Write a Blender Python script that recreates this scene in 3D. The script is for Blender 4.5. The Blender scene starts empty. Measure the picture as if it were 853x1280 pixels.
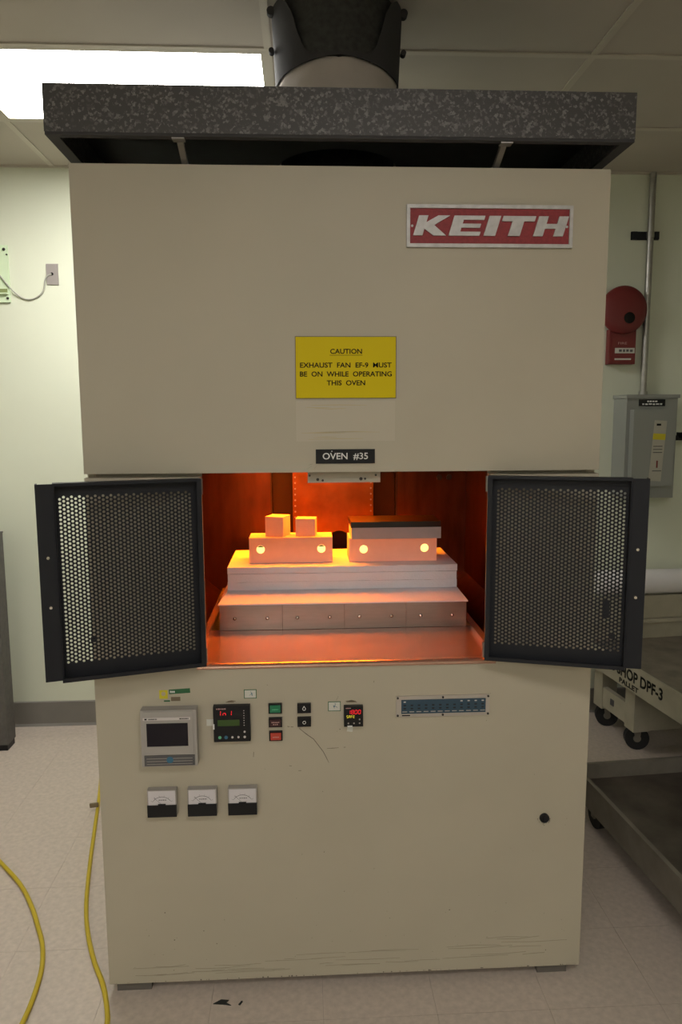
import bpy, bmesh, math, random
from mathutils import Vector, Matrix
random.seed(35)
S = bpy.context.scene
C = S.collection
PI = math.pi
# ------------------------------------------------------------------ camera
FPX, PITCH, YAW, ROLL = 930.0, .1313, .0504, -.005
cam_data = bpy.data.cameras.new('camera'); cam = bpy.data.objects.new('camera', cam_data); C.objects.link(cam)
cam_data.sensor_fit = 'VERTICAL'; cam_data.sensor_height = 36.0; cam_data.lens = FPX / 1280 * 36.0
cam_data.clip_start = .05; cam_data.clip_end = 50
_F = Vector((math.sin(YAW)*math.cos(PITCH), math.cos(YAW)*math.cos(PITCH), -math.sin(PITCH)))
_R = Vector((math.cos(YAW), -math.sin(YAW), 0)); _U = _R.cross(_F)
_R2 = _R*math.cos(ROLL) + _U*math.sin(ROLL); _U2 = -_R*math.sin(ROLL) + _U*math.cos(ROLL)
cam.matrix_world = Matrix(((_R2.x, _U2.x, -_F.x, -.1092), (_R2.y, _U2.y, -_F.y, -1.9041), (_R2.z, _U2.z, -_F.z, 1.5953), (0, 0, 0, 1)))
S.camera = cam
# ------------------------------------------------------------------ world, exposure
w = bpy.data.worlds.new('world'); S.world = w; w.use_nodes = True
w.node_tree.nodes['Background'].inputs[0].default_value = (.5, .5, .5, 1); w.node_tree.nodes['Background'].inputs[1].default_value = .02
S.view_settings.view_transform = 'Standard'; S.view_settings.look = 'None'
S.view_settings.gamma = 1; S.view_settings.use_curve_mapping = False
S.view_settings.exposure = 0.0
TROFFER = 12.5          # radiance of the lit ceiling panels
HEAT = 24.0              # radiance of the hot chamber
# ------------------------------------------------------------------ materials
MATS = {}
def mat(name, col, rough=.6, metal=0., var=.0, vscale=8., bump=0., bscale=60., emit=None, estr=1., spec=.5, stretch=None, coat=0.):
    m = bpy.data.materials.new(name); m.use_nodes = True; nt = m.node_tree; N = nt.nodes; L = nt.links
    b = N['Principled BSDF']
    b.inputs['Base Color'].default_value = (*col, 1); b.inputs['Roughness'].default_value = rough
    b.inputs['Metallic'].default_value = metal; b.inputs['Specular IOR Level'].default_value = spec
    b.inputs['Coat Weight'].default_value = coat
    tc = N.new('ShaderNodeTexCoord'); src = tc.outputs['Object']
    if stretch:
        mp = N.new('ShaderNodeMapping'); mp.inputs['Scale'].default_value = stretch; L.new(src, mp.inputs[0]); src = mp.outputs[0]
    if var:
        n = N.new('ShaderNodeTexNoise'); n.inputs['Scale'].default_value = vscale; n.inputs['Detail'].default_value = 5; L.new(src, n.inputs['Vector'])
        r = N.new('ShaderNodeValToRGB'); r.color_ramp.elements[0].position = .3; r.color_ramp.elements[1].position = .7
        r.color_ramp.elements[0].color = (*[c*(1-var) for c in col], 1); r.color_ramp.elements[1].color = (*[min(1, c*(1+var)) for c in col], 1)
        L.new(n.outputs['Fac'], r.inputs[0]); L.new(r.outputs[0], b.inputs['Base Color'])
    if bump:
        n2 = N.new('ShaderNodeTexNoise'); n2.inputs['Scale'].default_value = bscale; n2.inputs['Detail'].default_value = 3; L.new(src, n2.inputs['Vector'])
        bp = N.new('ShaderNodeBump'); bp.inputs['Strength'].default_value = bump; bp.inputs['Distance'].default_value = .004
        L.new(n2.outputs['Fac'], bp.inputs['Height']); L.new(bp.outputs[0], b.inputs['Normal'])
    if emit:
        b.inputs['Emission Color'].default_value = (*emit, 1); b.inputs['Emission Strength'].default_value = estr
    MATS[name] = m; return m
def spangle(name, base, fleck, scale, lo, hi, rough, metal):
    m = mat(name, base, rough, metal); nt = m.node_tree; N = nt.nodes; L = nt.links; b = N['Principled BSDF']
    tc = N.new('ShaderNodeTexCoord'); v = N.new('ShaderNodeTexVoronoi'); v.inputs['Scale'].default_value = scale
    n = N.new('ShaderNodeTexNoise'); n.inputs['Scale'].default_value = scale*1.4
    mx = N.new('ShaderNodeMixRGB'); mx.inputs[0].default_value = .008; L.new(tc.outputs['Object'], mx.inputs[1]); L.new(n.outputs['Color'], mx.inputs[2])
    L.new(tc.outputs['Object'], n.inputs['Vector']); L.new(mx.outputs[0], v.inputs['Vector'])
    sp = N.new('ShaderNodeSeparateColor'); L.new(v.outputs['Color'], sp.inputs[0])
    r = N.new('ShaderNodeValToRGB'); r.color_ramp.elements[0].position = lo; r.color_ramp.elements[1].position = hi
    r.color_ramp.elements[0].color = (*base, 1); r.color_ramp.elements[1].color = (*fleck, 1)
    L.new(sp.outputs[0], r.inputs[0]); L.new(r.outputs[0], b.inputs['Base Color'])
    return m
enamel = mat('beige_enamel', (.445, .40, .305), .5, var=.035, vscale=3, bump=.04, bscale=350)
enamel_in = mat('beige_inside', (.40, .36, .28), .6)
wall_m = mat('pale_green_paint', (.655, .68, .55), .75, var=.03, vscale=2, bump=.05, bscale=120)
base_m = mat('grey_vinyl_base', (.19, .175, .155), .55, var=.1, vscale=5)
tile_m = mat('vinyl_tile', (.535, .455, .39), .42, var=.10, vscale=55, bump=.02, bscale=200)
grout_m = mat('tile_joint', (.33, .28, .24), .8)
ceil_m = mat('ceiling_tile', (.45, .41, .355), .9, var=.03, vscale=3, bump=.06, bscale=300)
bar_m = mat('grid_bar', (.50, .46, .39), .6)
diff_near = mat('lit_diffuser_boosted', (.9, .9, .9), .5, emit=(1, .975, .92), estr=TROFFER*1.9)  # emission raised above the other panels to brighten left wall and floor
diff_m = mat('lit_diffuser', (.9, .9, .9), .5, emit=(1, .965, .93), estr=TROFFER)
galv = spangle('dark_spangled_steel', (.052, .049, .048), (.17, .165, .16), 185, .66, 1.0, .5, .15)
galv_in = mat('dark_hood_inside', (.045, .045, .042), .6, var=.2, vscale=12)
black_metal = mat('charcoal_powder_coat', (.015, .016, .020), .5, bump=.03, bscale=500, spec=.22)
steel = mat('brushed_steel', (.29, .275, .255), .36, .75, var=.06, vscale=5, stretch=(3, 1, 20))
tray_m = mat('heat_tinted_tray', (.70, .42, .32), .26, .75, var=.10, vscale=9, bump=.02, bscale=120)
bay_m = mat('heat_stained_sheet', (.12, .038, .017), .34, .93, var=.30, vscale=6, stretch=(4, 4, 1))
bay_dark = mat('dark_channel_steel', (.030, .010, .008), .5, .6, var=.2, vscale=10)
copper = mat('copper_tinted_sheet', (.19, .060, .018), .34, .93, var=.35, vscale=9, bump=.05, bscale=40)
fibre = mat('white_fibre_board', (.71, .70, .735), .95, var=.025, vscale=30, bump=.25, bscale=160)
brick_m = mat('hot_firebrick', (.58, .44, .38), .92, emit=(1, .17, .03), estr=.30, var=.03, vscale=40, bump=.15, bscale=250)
slab_m = mat('grey_setter', (.52, .48, .49), .85, var=.04, vscale=30)
blackplate = mat('black_glossy_plate', (.012, .005, .004), .30, spec=.6)
heat_m = mat('glowing_chamber', (.6, .3, .1), .9, emit=(1, .29, .010), estr=HEAT)
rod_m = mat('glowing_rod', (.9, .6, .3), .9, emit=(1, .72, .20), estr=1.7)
hole_m = mat('dark_bore', (.02, .01, .008), .9)
yellow = mat('yellow_sign', (.64, .50, .0), .55, spec=.2)
ink = mat('black_ink', (.008, .008, .007), .6, spec=.15)
signblack = mat('black_engraved_sign', (.011, .011, .012), .45, spec=.25)
white = mat('white_print', (.80, .80, .78), .6)
cast = mat('cast_aluminium', (.50, .485, .47), .5, .35, var=.12, vscale=60, bump=.15, bscale=200)
redp = mat('red_plate_enamel', (.27, .024, .028), .55, var=.15, vscale=120, bump=.2, bscale=300)
greyp = mat('grey_plastic', (.36, .335, .305), .5)
dgreyp = mat('dark_grey_plastic', (.085, .082, .085), .5)
blackp = mat('black_plastic', (.010, .010, .011), .4, spec=.25)
screen = mat('dark_screen', (.008, .006, .011), .12, spec=.25)
silver = mat('silver_strip', (.62, .58, .57), .4, .2)
bluep = mat('blue_mark', (.03, .13, .22), .5)
led_red = mat('red_led', (.3, 0, 0), .5, emit=(1, .015, .03), estr=1.1)
led_yel = mat('yellow_led', (.3, .3, 0), .5, emit=(.9, .75, .05), estr=.8)
lcd = mat('green_lcd', (.02, .05, .006), .3, emit=(.05, .12, .005), estr=.10)
but_green = mat('green_button', (.012, .15, .065), .35, emit=(0, .3, .12), estr=.06)
but_dred = mat('dark_red_button', (.045, .008, .01), .35)
but_red = mat('red_button', (.30, .035, .02), .35, emit=(1, .08, .03), estr=.10)
txt_green = mat('pale_green_print', (.12, .45, .25), .5)
txt_pink = mat('pink_print', (.5, .3, .28), .5)
jackblue = mat('blue_jack_plate', (.028, .065, .10), .5)
jackdark = mat('jack_hole', (.008, .010, .014), .5)
alu = mat('aluminium_plate', (.52, .48, .43), .4, .5)
screwm = mat('bright_screw', (.72, .69, .62), .25, 1.)
darkscrew = mat('dark_screw', (.05, .045, .04), .4, .6)
paperm = mat('sticker_paper', (.60, .60, .54), .7)
labelm = mat('aged_label', (.42, .40, .33), .6)
stickgreen = mat('green_sticker', (.02, .11, .04), .6)
stickyel = mat('yellow_sticker', (.58, .50, .02), .6)
dirt = mat('brown_residue', (.17, .13, .085), .9)
residue = mat('tape_residue', (.475, .43, .335), .45)
residue_y = mat('yellowed_glue', (.46, .385, .235), .5)
scratchm = mat('scratch', (.13, .11, .085), .8)
scuffm = mat('faint_scuff', (.33, .29, .215), .7)
cloth = mat('grey_duct_cloth', (.47, .42, .385), .85, var=.06, vscale=14, bump=.5, bscale=22)
ductblk = mat('black_duct', (.035, .035, .033), .7, var=.4, vscale=60)
wing_m = mat('dark_grey_clamp', (.050, .048, .050), .85, spec=.3)
hosem = mat('yellow_hose', (.50, .37, .015), .5)
conduit_m = mat('galvanised_conduit', (.38, .37, .34), .38, .8, var=.12, vscale=30)
boxgrey = mat('grey_switch_enamel', (.27, .28, .258), .32)
redalarm = mat('red_alarm_enamel', (.17, .02, .02), .42)
cartm = mat('beige_cart_steel', (.41, .375, .285), .6, .0, var=.12, vscale=9)
deckm = mat('worn_brown_deck', (.205, .175, .14), .55, .3, var=.25, vscale=11)
dollym = mat('brown_dolly_rim', (.25, .225, .19), .5, .4, var=.15, vscale=12)
dollydeck = mat('dark_dolly_deck', (.125, .105, .09), .4, .5, var=.45, vscale=7)
rubber = mat('black_rubber', (.012, .012, .012), .65)
hubm = mat('caster_hub', (.24, .22, .18), .5, .4)
rollm = mat('white_roll', (.80, .77, .78), .7, var=.03, vscale=12, bump=.15, bscale=20)
partm = mat('dark_grey_steel_panel', (.105, .098, .092), .6, .1, var=.15, vscale=40)
greenbr = mat('green_painted_bracket', (.60, .72, .50), .55, var=.06, vscale=10)
olive = mat('olive_slot', (.20, .24, .09), .7)
platem = mat('steel_wall_plate', (.40, .365, .35), .4, .5)
cablem = mat('grey_cable', (.38, .38, .33), .55)
tagm = mat('brown_tag', (.20, .16, .10), .7)
woodm = mat('foot_block', (.13, .115, .10), .8)
chipm = mat('black_chip', (.02, .022, .02), .7)
meterw = mat('meter_scale', (.62, .585, .60), .5)
# ------------------------------------------------------------------ mesh helpers
WORLD = {}
def fin(name, bm, m, parent=None, smooth=None, ident=None, bevel=0, seg=2, mats=None):
    """one bmesh in world coordinates -> one mesh object whose origin sits at its base"""
    if bevel:
        es = [e for e in bm.edges if len(e.link_faces) == 2 and e.calc_face_angle(0) > .5]
        bmesh.ops.bevel(bm, geom=es, offset=bevel, segments=seg, affect='EDGES', profile=.5)
    vs = [v.co for v in bm.verts]
    mn = Vector([min(v[i] for v in vs) for i in range(3)]); mx = Vector([max(v[i] for v in vs) for i in range(3)])
    o0 = Vector(((mn.x+mx.x)/2, (mn.y+mx.y)/2, mn.z))
    bmesh.ops.translate(bm, verts=bm.verts, vec=-o0)
    bmesh.ops.recalc_face_normals(bm, faces=bm.faces)
    me = bpy.data.meshes.new(name); bm.to_mesh(me); bm.free()
    return inst(name, me, m, parent, o0, smooth)
def inst(name, me, m, parent, o0, smooth=None):
    if m and not me.materials: me.materials.append(m)
    if smooth and not me.get('sm'):
        me.polygons.foreach_set('use_smooth', [True]*len(me.polygons)); me.set_sharp_from_angle(angle=smooth); me['sm'] = 1
    o = bpy.data.objects.new(name, me); C.objects.link(o)
    WORLD[o.name] = Vector(o0)
    if parent: o.parent = parent; o.location = Vector(o0) - WORLD[parent.name]
    else: o.location = o0
    return o
def tag(o, label, cat=None, group=None, kind=None):
    if label: o['label'] = label
    if cat: o['category'] = cat
    if group: o['group'] = group
    if kind: o['kind'] = kind
    return o
def thing(name, loc, label, cat, group=None):
    o = bpy.data.objects.new(name, None); C.objects.link(o); o.location = loc; o.empty_display_size = .05
    WORLD[o.name] = Vector(loc); return tag(o, label, cat, group)
def nb(): return bmesh.new()
def box(bm, x0, x1, y0, y1, z0, z1, M=None):
    co = [(x0,y0,z0),(x1,y0,z0),(x1,y1,z0),(x0,y1,z0),(x0,y0,z1),(x1,y0,z1),(x1,y1,z1),(x0,y1,z1)]
    v = [bm.verts.new(M @ Vector(c) if M else c) for c in co]
    for f in ((3,2,1,0),(4,5,6,7),(0,1,5,4),(1,2,6,5),(2,3,7,6),(3,0,4,7)): bm.faces.new([v[i] for i in f])
    return bm
def B(name, b, m, parent=None, bevel=0, M=None, seg=2, smooth=None):
    return fin(name, box(nb(), *b, M=M), m, parent, bevel=bevel, seg=seg, smooth=smooth)
def cyl(bm, p0, p1, r0, r1=None, n=20, cap=True):
    p0, p1 = Vector(p0), Vector(p1); r1 = r0 if r1 is None else r1
    d = (p1-p0).normalized(); a = d.orthogonal().normalized(); b = d.cross(a)
    A = [bm.verts.new(p0 + (a*math.cos(t)+b*math.sin(t))*r0) for t in [2*PI*i/n for i in range(n)]]
    Bv = [bm.verts.new(p1 + (a*math.cos(t)+b*math.sin(t))*r1) for t in [2*PI*i/n for i in range(n)]]
    for i in range(n): bm.faces.new((A[i], A[(i+1)%n], Bv[(i+1)%n], Bv[i]))
    if cap: bm.faces.new(A[::-1]); bm.faces.new(Bv)
    return bm
def prism(bm, pts, y0, y1, M=None):
    """polygon in (x, z) extruded along y"""
    A = [bm.verts.new(M @ Vector((x, y0, z)) if M else (x, y0, z)) for x, z in pts]
    Bv = [bm.verts.new(M @ Vector((x, y1, z)) if M else (x, y1, z)) for x, z in pts]
    n = len(pts); bm.faces.new(A); bm.faces.new(Bv[::-1])
    for i in range(n): bm.faces.new((A[(i+1)%n], A[i], Bv[i], Bv[(i+1)%n]))
    return bm
def lathe(bm, prof, origin, axis='y', n=32):
    """profile of (radius, along) turned about an axis through origin"""
    rings = []
    for r, h in prof:
        ring = []
        for i in range(n):
            t = 2*PI*i/n; c, s = r*math.cos(t), r*math.sin(t)
            p = {'y': (c, h, s), 'z': (c, s, h), 'x': (h, c, s)}[axis]
            ring.append(bm.verts.new(Vector(origin)+Vector(p)))
        rings.append(ring)
    for a, b in zip(rings, rings[1:]):
        for i in range(n): bm.faces.new((a[i], a[(i+1)%n], b[(i+1)%n], b[i]))
    bm.faces.new(rings[0]); bm.faces.new(rings[-1][::-1])
    return bm
def smooth_path(pts, k=8):
    P = [Vector(p) for p in pts]; P = [2*P[0]-P[1]] + P + [2*P[-1]-P[-2]]; out = []
    for i in range(1, len(P)-2):
        for j in range(k):
            t = j/k; a, b, c, d = P[i-1:i+3]
            out.append(.5*((2*b)+(c-a)*t+(2*a-5*b+4*c-d)*t*t+(3*b-a-3*c+d)*t**3))
    return out + [P[-2]]
def tube(bm, pts, r, n=10, k=8):
    P = smooth_path(pts, k); rings = []; up = Vector((.13, .31, .94)).normalized()
    for i, p in enumerate(P):
        d = (P[min(i+1, len(P)-1)]-P[max(i-1, 0)]).normalized(); a = d.cross(up).normalized(); b = a.cross(d)
        rings.append([bm.verts.new(p+(a*math.cos(2*PI*j/n)+b*math.sin(2*PI*j/n))*r) for j in range(n)])
    for A, Bv in zip(rings, rings[1:]):
        for j in range(n): bm.faces.new((A[j], A[(j+1)%n], Bv[(j+1)%n], Bv[j]))
    bm.faces.new(rings[0][::-1]); bm.faces.new(rings[-1]); return bm
def ribbon(bm, pts, wd, y=-.0006):
    """flat stroke on the front panel, points are (x, z)"""
    P = [Vector((x, 0, z)) for x, z in pts]; L = []; R = []
    for i, p in enumerate(P):
        d = (P[min(i+1, len(P)-1)]-P[max(i-1, 0)]).normalized(); q = Vector((-d.z, 0, d.x))*wd/2*(1 if 0 < i < len(P)-1 else .4)
        L.append(p+q); R.append(p-q)
    pts2 = [(v.x, v.z) for v in L] + [(v.x, v.z) for v in reversed(R)]
    return prism(bm, pts2, y, y+.0008)
def circle_pts(cx, cz, r, n=16, a0=0, a1=2*PI): return [(cx+r*math.cos(a0+(a1-a0)*i/n), cz+r*math.sin(a0+(a1-a0)*i/n)) for i in range(n)]
def text_bm(body, wd, ht, fit=True, ext=.0006, spacing=1.0, bold=0., shear=0.):
    cu = bpy.data.curves.new('t', 'FONT'); cu.body = body; cu.align_x = 'CENTER'; cu.size = 1; cu.extrude = 0; cu.offset = bold
    cu.space_character = spacing; cu.shear = shear; cu.resolution_u = 3
    o = bpy.data.objects.new('t', cu); C.objects.link(o)
    dg = bpy.context.evaluated_depsgraph_get(); dg.update()
    me = bpy.data.meshes.new_from_object(o.evaluated_get(dg)); bpy.data.objects.remove(o); bpy.data.curves.remove(cu)
    bm = nb(); bm.from_mesh(me); bpy.data.meshes.remove(me)
    xs = [v.co.x for v in bm.verts]; ys = [v.co.y for v in bm.verts]
    x0, x1, y0, y1 = min(xs), max(xs), min(ys), max(ys)
    sx = wd/(x1-x0); sy = ht/(y1-y0)
    if not fit: sx = sy
    for v in bm.verts: v.co = Vector(((v.co.x-(x0+x1)/2)*sx, (v.co.y-(y0+y1)/2)*sy, 0))
    r = bmesh.ops.extrude_face_region(bm, geom=bm.faces[:])
    bmesh.ops.translate(bm, verts=[e for e in r['geom'] if isinstance(e, bmesh.types.BMVert)], vec=(0, 0, ext))
    return bm
FRONT = Matrix(((1,0,0,0),(0,0,-1,0),(0,1,0,0),(0,0,0,1)))     # text plane -> facing the camera side (-y)
def text(name, body, wd, ht, cx, y, cz, m, parent, fit=True, **k):
    bm = text_bm(body, wd, ht, fit, **k); bmesh.ops.transform(bm, matrix=Matrix.Translation((cx, y, cz)) @ FRONT, verts=bm.verts)
    return fin(name, bm, m, parent)
def marks(n, wd, ht, cx, y, cz, m, parent):
    """a line of print too small to read: n short strokes of uneven width"""
    bm = nb(); q = random.Random(int(abs(cx)*1e4)+n); ws = [q.uniform(.6, 1.2) for _ in range(n)]; u = wd/(sum(ws)+.35*(n-1)); x = cx-wd/2
    for k in ws: box(bm, x, x+k*u, y-.0005, y, cz-ht/2*q.uniform(.7, 1), cz+ht/2*q.uniform(.7, 1)); x += (k+.35)*u
    return tag(fin('small_print', bm, m, parent), None, kind='stuff')
def boolean(o, cutters, op='DIFFERENCE'):
    for c in cutters:
        md = o.modifiers.new('b', 'BOOLEAN'); md.operation = op; md.object = c; md.solver = 'EXACT'
    bpy.context.view_layer.update()
    dg = bpy.context.evaluated_depsgraph_get(); me = bpy.data.meshes.new_from_object(o.evaluated_get(dg))
    o.modifiers.clear(); o.data = me
    for c in cutters: bpy.data.objects.remove(c)
    return o
def structure(o): o['kind'] = 'structure'; return o
SEG = {'a':(0,1,1,1),'g':(0,.5,1,.5),'d':(0,0,1,0),'f':(0,.5,0,1),'b':(1,.5,1,1),'e':(0,0,0,.5),'c':(1,0,1,.5)}
DIG = {'0':'abcdef','1':'bc','8':'abcdefg','I':'bc','n':'ceg','S':'acdfg','A':'abcefg','F':'aefg','E':'adefg',' ':''}
def segments(body, x0, z0, dw, dh, pitch, th, y):
    bm = nb()
    for k, ch in enumerate(body):
        for s in DIG[ch]:
            a, b, c, d = SEG[s]; X = x0+k*pitch
            sl = .12*dw
            if b == d: box(bm, X+th*.6+sl*b, X+dw-th*.6+sl*b, y, y+.0004, z0+b*dh-th/2, z0+b*dh+th/2)
            else: box(bm, X+a*dw-th/2+sl*b, X+a*dw+th/2+sl*b, y, y+.0004, z0+b*dh+th*.5, z0+d*dh-th*.5)
    return bm
# ================================================================== the room
H = 2.7556; WY = 1.855; XL, XR, YF = -2.75, 2.75, -7.6
floor = structure(B('floor', (XL, XR, YF, WY, -.03, -.004), grout_m))
T = .305; tx, ty = -.0722, -.1216
tm = {}
i0, i1 = -6, 7; j0, j1 = -3, 6
tile_bm = box(nb(), .0004, T-.0004, .0004, T-.0004, -.0035, 0)
bmesh.ops.translate(tile_bm, verts=tile_bm.verts, vec=(-T/2, -T/2, 0)); tile_me = bpy.data.meshes.new('floor_tile'); tile_bm.to_mesh(tile_me); tile_bm.free()
for i in range(-7, 7):
    for j in range(-8, 7):
        cx, cy = tx+(i+.5)*T, ty+(j+.5)*T
        if cy+T/2 > WY: continue
        inst('floor_tile', tile_me, tile_m, floor, (cx, cy, 0))
yl = ty+6*T
for (a, b, c, d) in ((XL, tx-7*T, YF, WY), (tx+7*T, XR, YF, WY), (tx-7*T, tx+7*T, YF, ty-8*T), (tx-7*T, tx+7*T, yl, WY)):
    B('floor_border', (a, b, c, d, -.0035, 0), tile_m, floor)
structure(B('wall_back', (XL, XR, WY, WY+.1, 0, H), wall_m)); structure(B('wall_left', (XL-.1, XL, YF, WY, 0, H), wall_m))
structure(B('wall_right', (XR, XR+.1, YF, WY, 0, H), wall_m)); structure(B('wall_front', (XL, XR, YF-.1, YF, 0, H), wall_m))
bm = nb(); prism(bm, [(0, 0), (-.016, 0), (-.007, .012), (-.005, .125), (0, .13)], XL, XR, Matrix(((0,1,0,0),(1,0,0,WY),(0,0,1,0),(0,0,0,1))))
structure(fin('baseboard_back', bm, base_m))
ceiling = structure(B('ceiling', (XL, XR, YF, WY, H+.02, H+.08), ceil_m))
GX, GY = 1.066, .617
gx = [-.208+GX*k for k in range(-3, 4)]; gy = [1.287-GY*k for k in range(0, 16)]
LIT = {(2, 0): 'lit fluorescent ceiling panel behind the hood, left of the duct', (3, 5): 'lit fluorescent ceiling panel above the camera, nearest in front of the oven'}
LIT.update({(2, 8): 'lit fluorescent ceiling panel of the second row behind the camera, nearer the middle', (1, 8): 'lit fluorescent ceiling panel of the second row behind the camera, by the left wall',
    (2, 11): 'lit fluorescent ceiling panel of the last row behind the camera, nearer the middle', (1, 11): 'lit fluorescent ceiling panel of the last row behind the camera, by the left wall'})
for j in range(-1, 15):
    y1 = WY if j == -1 else gy[j]; y0 = gy[0] if j == -1 else gy[j+1]
    y0 = max(y0, YF)
    for i in range(-1, 7):
        x0 = XL if i == -1 else gx[i]; x1 = XR if i == 6 else gx[i+1]
        x0, x1 = max(x0, XL), min(x1, XR)
        if x1-x0 < .05 or y1-y0 < .05: continue
        if (i, j) in LIT:
            t = thing('ceiling_light', ((x0+x1)/2, (y0+y1)/2, H), LIT[(i, j)], 'ceiling light', 'recessed fluorescent ceiling panels')
            B('diffuser', (x0+.025, x1-.025, y0+.025, y1-.025, H+.001, H+.006), diff_near if j == 0 else diff_m, t)
            bm = nb()
            for q in ((x0+.006, x1-.006, y0+.006, y0+.025), (x0+.006, x1-.006, y1-.025, y1-.006), (x0+.006, x0+.025, y0+.025, y1-.025), (x1-.025, x1-.006, y0+.025, y1-.025)): box(bm, *q, H-.002, H+.012)
            fin('frame', bm, bar_m, t)
        else: B('ceiling_tile', (x0+.004, x1-.004, y0+.004, y1-.004, H+.004, H+.018), ceil_m, ceiling)
for x in gx:
    if XL < x < XR: B('grid_bar', (x-.012, x+.012, YF, WY, H-.001, H+.004), bar_m, ceiling)
for y in gy[:15]: B('grid_bar', (XL, XR, y-.012, y+.012, H-.0015, H+.0035), bar_m, ceiling)
B('grid_bar', (XL, XR, WY-.02, WY, H-.003, H+.004), bar_m, ceiling)
# ================================================================== the furnace
fu = thing('kiln_furnace', (0, .55, 0), 'large beige kiln furnace with glowing open bay and two perforated doors', 'furnace')
HW, DP, ZT = .6625, 1.10, 2.193
B('upper_front_panel', (-HW, HW, 0, .03, 1.447, ZT), enamel, fu, bevel=.003)
bm = nb(); prism(bm, [(-HW, .03), (HW, .03), (HW, 1.437), (.376, 1.437), (.376, .938), (-.372, .938), (-.372, 1.437), (-HW, 1.437)], 0, .03)
fin('lower_front_panel', bm, enamel, fu, bevel=.002)
for s in (-1, 1):
    B('side_panel', (s*HW-(.02 if s > 0 else 0), s*HW+(.02 if s < 0 else 0), .031, DP, .03, ZT), enamel, fu)
B('back_panel', (-HW+.021, HW-.021, DP-.02, DP, .03, ZT), enamel, fu)
B('top_panel', (-HW+.021, HW-.021, .031, DP-.021, ZT-.02, ZT), enamel, fu)
B('bottom_panel', (-HW+.021, HW-.021, .031, DP-.021, .03, .05), enamel_in, fu)
for (x0, x1, y0, y1) in ((-.645, -.55, .012, .08), (.545, .63, .012, .08), (-.62, -.54, 1.0, 1.07), (.54, .62, 1.0, 1.07)):
    B('foot', (x0, x1, y0, y1, 0, .03), woodm, fu, bevel=.004)
for x0, x1 in ((-HW+.021, -.372), (.376, HW-.021)): B('seam_light_block', (x0, x1, .031, .036, 1.40, 1.47), enamel_in, fu)  # unseen strips added to stop chamber glow leaking through the seam
# --- loading bay
BXL, BXR, BY = -.50, .50, .85
bay = B('bay_side_wall', (BXL-.008, BXL, .032, BY, .90, 1.50), bay_m, fu); B('bay_side_wall', (BXR, BXR+.008, .032, BY, .90, 1.50), bay_m, fu)
B('bay_back_panel', (BXL, -.232, BY, BY+.01, .90, 1.50), bay_m, fu)
rb = B('bay_back_panel', (.241, BXR, BY, BY+.01, .90, 1.50), bay_m, fu)
for x in (.398, .435):
    bm = nb(); cyl(bm, (x, BY-.008, 1.358), (x, BY, 1.358), .011, n=6); fin('bolt', bm, darkscrew, rb)
for a, b in ((-.232, -.149), (.146, .241)): B('bay_channel', (a, b, BY+.05, BY+.06, .90, 1.50), bay_dark, fu)
for x in (-.232, .236): B('channel_edge', (x, x+.005, BY-.002, BY+.05, .90, 1.50), bay_dark, fu)
pts = [(-.149, .95), (-.025, .95), (-.025, 1.12)] + [(.02-.045*math.cos(t), 1.12+.049*math.sin(t)) for t in [PI*k/12 for k in range(1, 12)]] + [(.065, 1.12), (.065, .95), (.146, .95), (.146, 1.50), (-.149, 1.50)]
cs = fin('bay_centre_sheet', prism(nb(), pts, .80, .804), copper, fu)
for sx in (-.140, .137):
    bm = nb()
    for k in range(12): cyl(bm, (sx, .7985, 1.22+.021*k), (sx, .80, 1.22+.021*k), .0032, n=8)
    tag(fin('rivet_row', bm, steel, cs), None, kind='stuff')
B('recess_plate', (-.145, .145, .86, .87, .92, 1.5), bay_dark, fu)
# ceiling of the bay with the mouth of the hot chamber
bm = nb(); X0, X1, Y0, Y1 = -.36, .16, .50, .72
for q in ((BXL, X0, .032, BY+.06), (X1, BXR, .032, BY+.06), (X0, X1, .032, Y0), (X0, X1, Y1, BY+.06)): box(bm, *q, 1.45, 1.47)
fin('bay_ceiling', bm, bay_dark, fu)
bm = nb()
for q in ((X0-.04, X0, Y0-.04, Y1+.04, 1.471, 1.95), (X1, X1+.04, Y0-.04, Y1+.04, 1.471, 1.95), (X0, X1, Y0-.04, Y0, 1.471, 1.95), (X0, X1, Y1, Y1+.04, 1.471, 1.95), (X0-.04, X1+.04, Y0-.04, Y1+.04, 1.95, 1.98)): box(bm, *q)
tag(fin('heating_chamber', bm, heat_m, fu), 'glowing orange insulation of the heating chamber above the bay')
# header bracket
hb = B('header_bracket', (-.098, .092, .032, .038, 1.417, 1.449), enamel_in, fu)
for x, z, r in ((-.072, 1.4255, .004), (-.059, 1.423, .003), (.041, 1.4265, .0045), (.052, 1.4265, .003), (.08, 1.436, .003), (-.093, 1.436, .003)):
    bm = nb(); cyl(bm, (x, .0305, z), (x, .032, z), r, n=10); fin('screw', bm, darkscrew, hb)
# floor tray: rolled front lip, flat pan, folded sides
bm = nb(); MT = Matrix(((0,1,0,0),(1,0,0,0),(0,0,1,0),(0,0,0,1)))
prism(bm, [(-.004, .930), (-.006, .934), (-.005, .938), (-.001, .9415), (.006, .9432), (.014, .9425), (.024, .939), (.034, .937), (.33, .9385), (.33, .930)], -.395, .400, MT)
tr = fin('floor_tray', bm, tray_m, fu, smooth=.6)
for x0, x1 in ((-.415, -.395), (.400, .420)): B('tray_edge', (x0, x1, .035, .84, .930, .95), tray_m, tr, bevel=.003)
for s, x0, x1 in ((-1, BXL, -.415), (1, .42, BXR)):
    bm = nb(); prism(bm, [(x0, .93 if s > 0 else 1.0), (x1, .93 if s < 0 else 1.0), (x1, .925), (x0, .925)], .035, BY); fin('side_ledge', bm, bay_m, fu)
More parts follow.
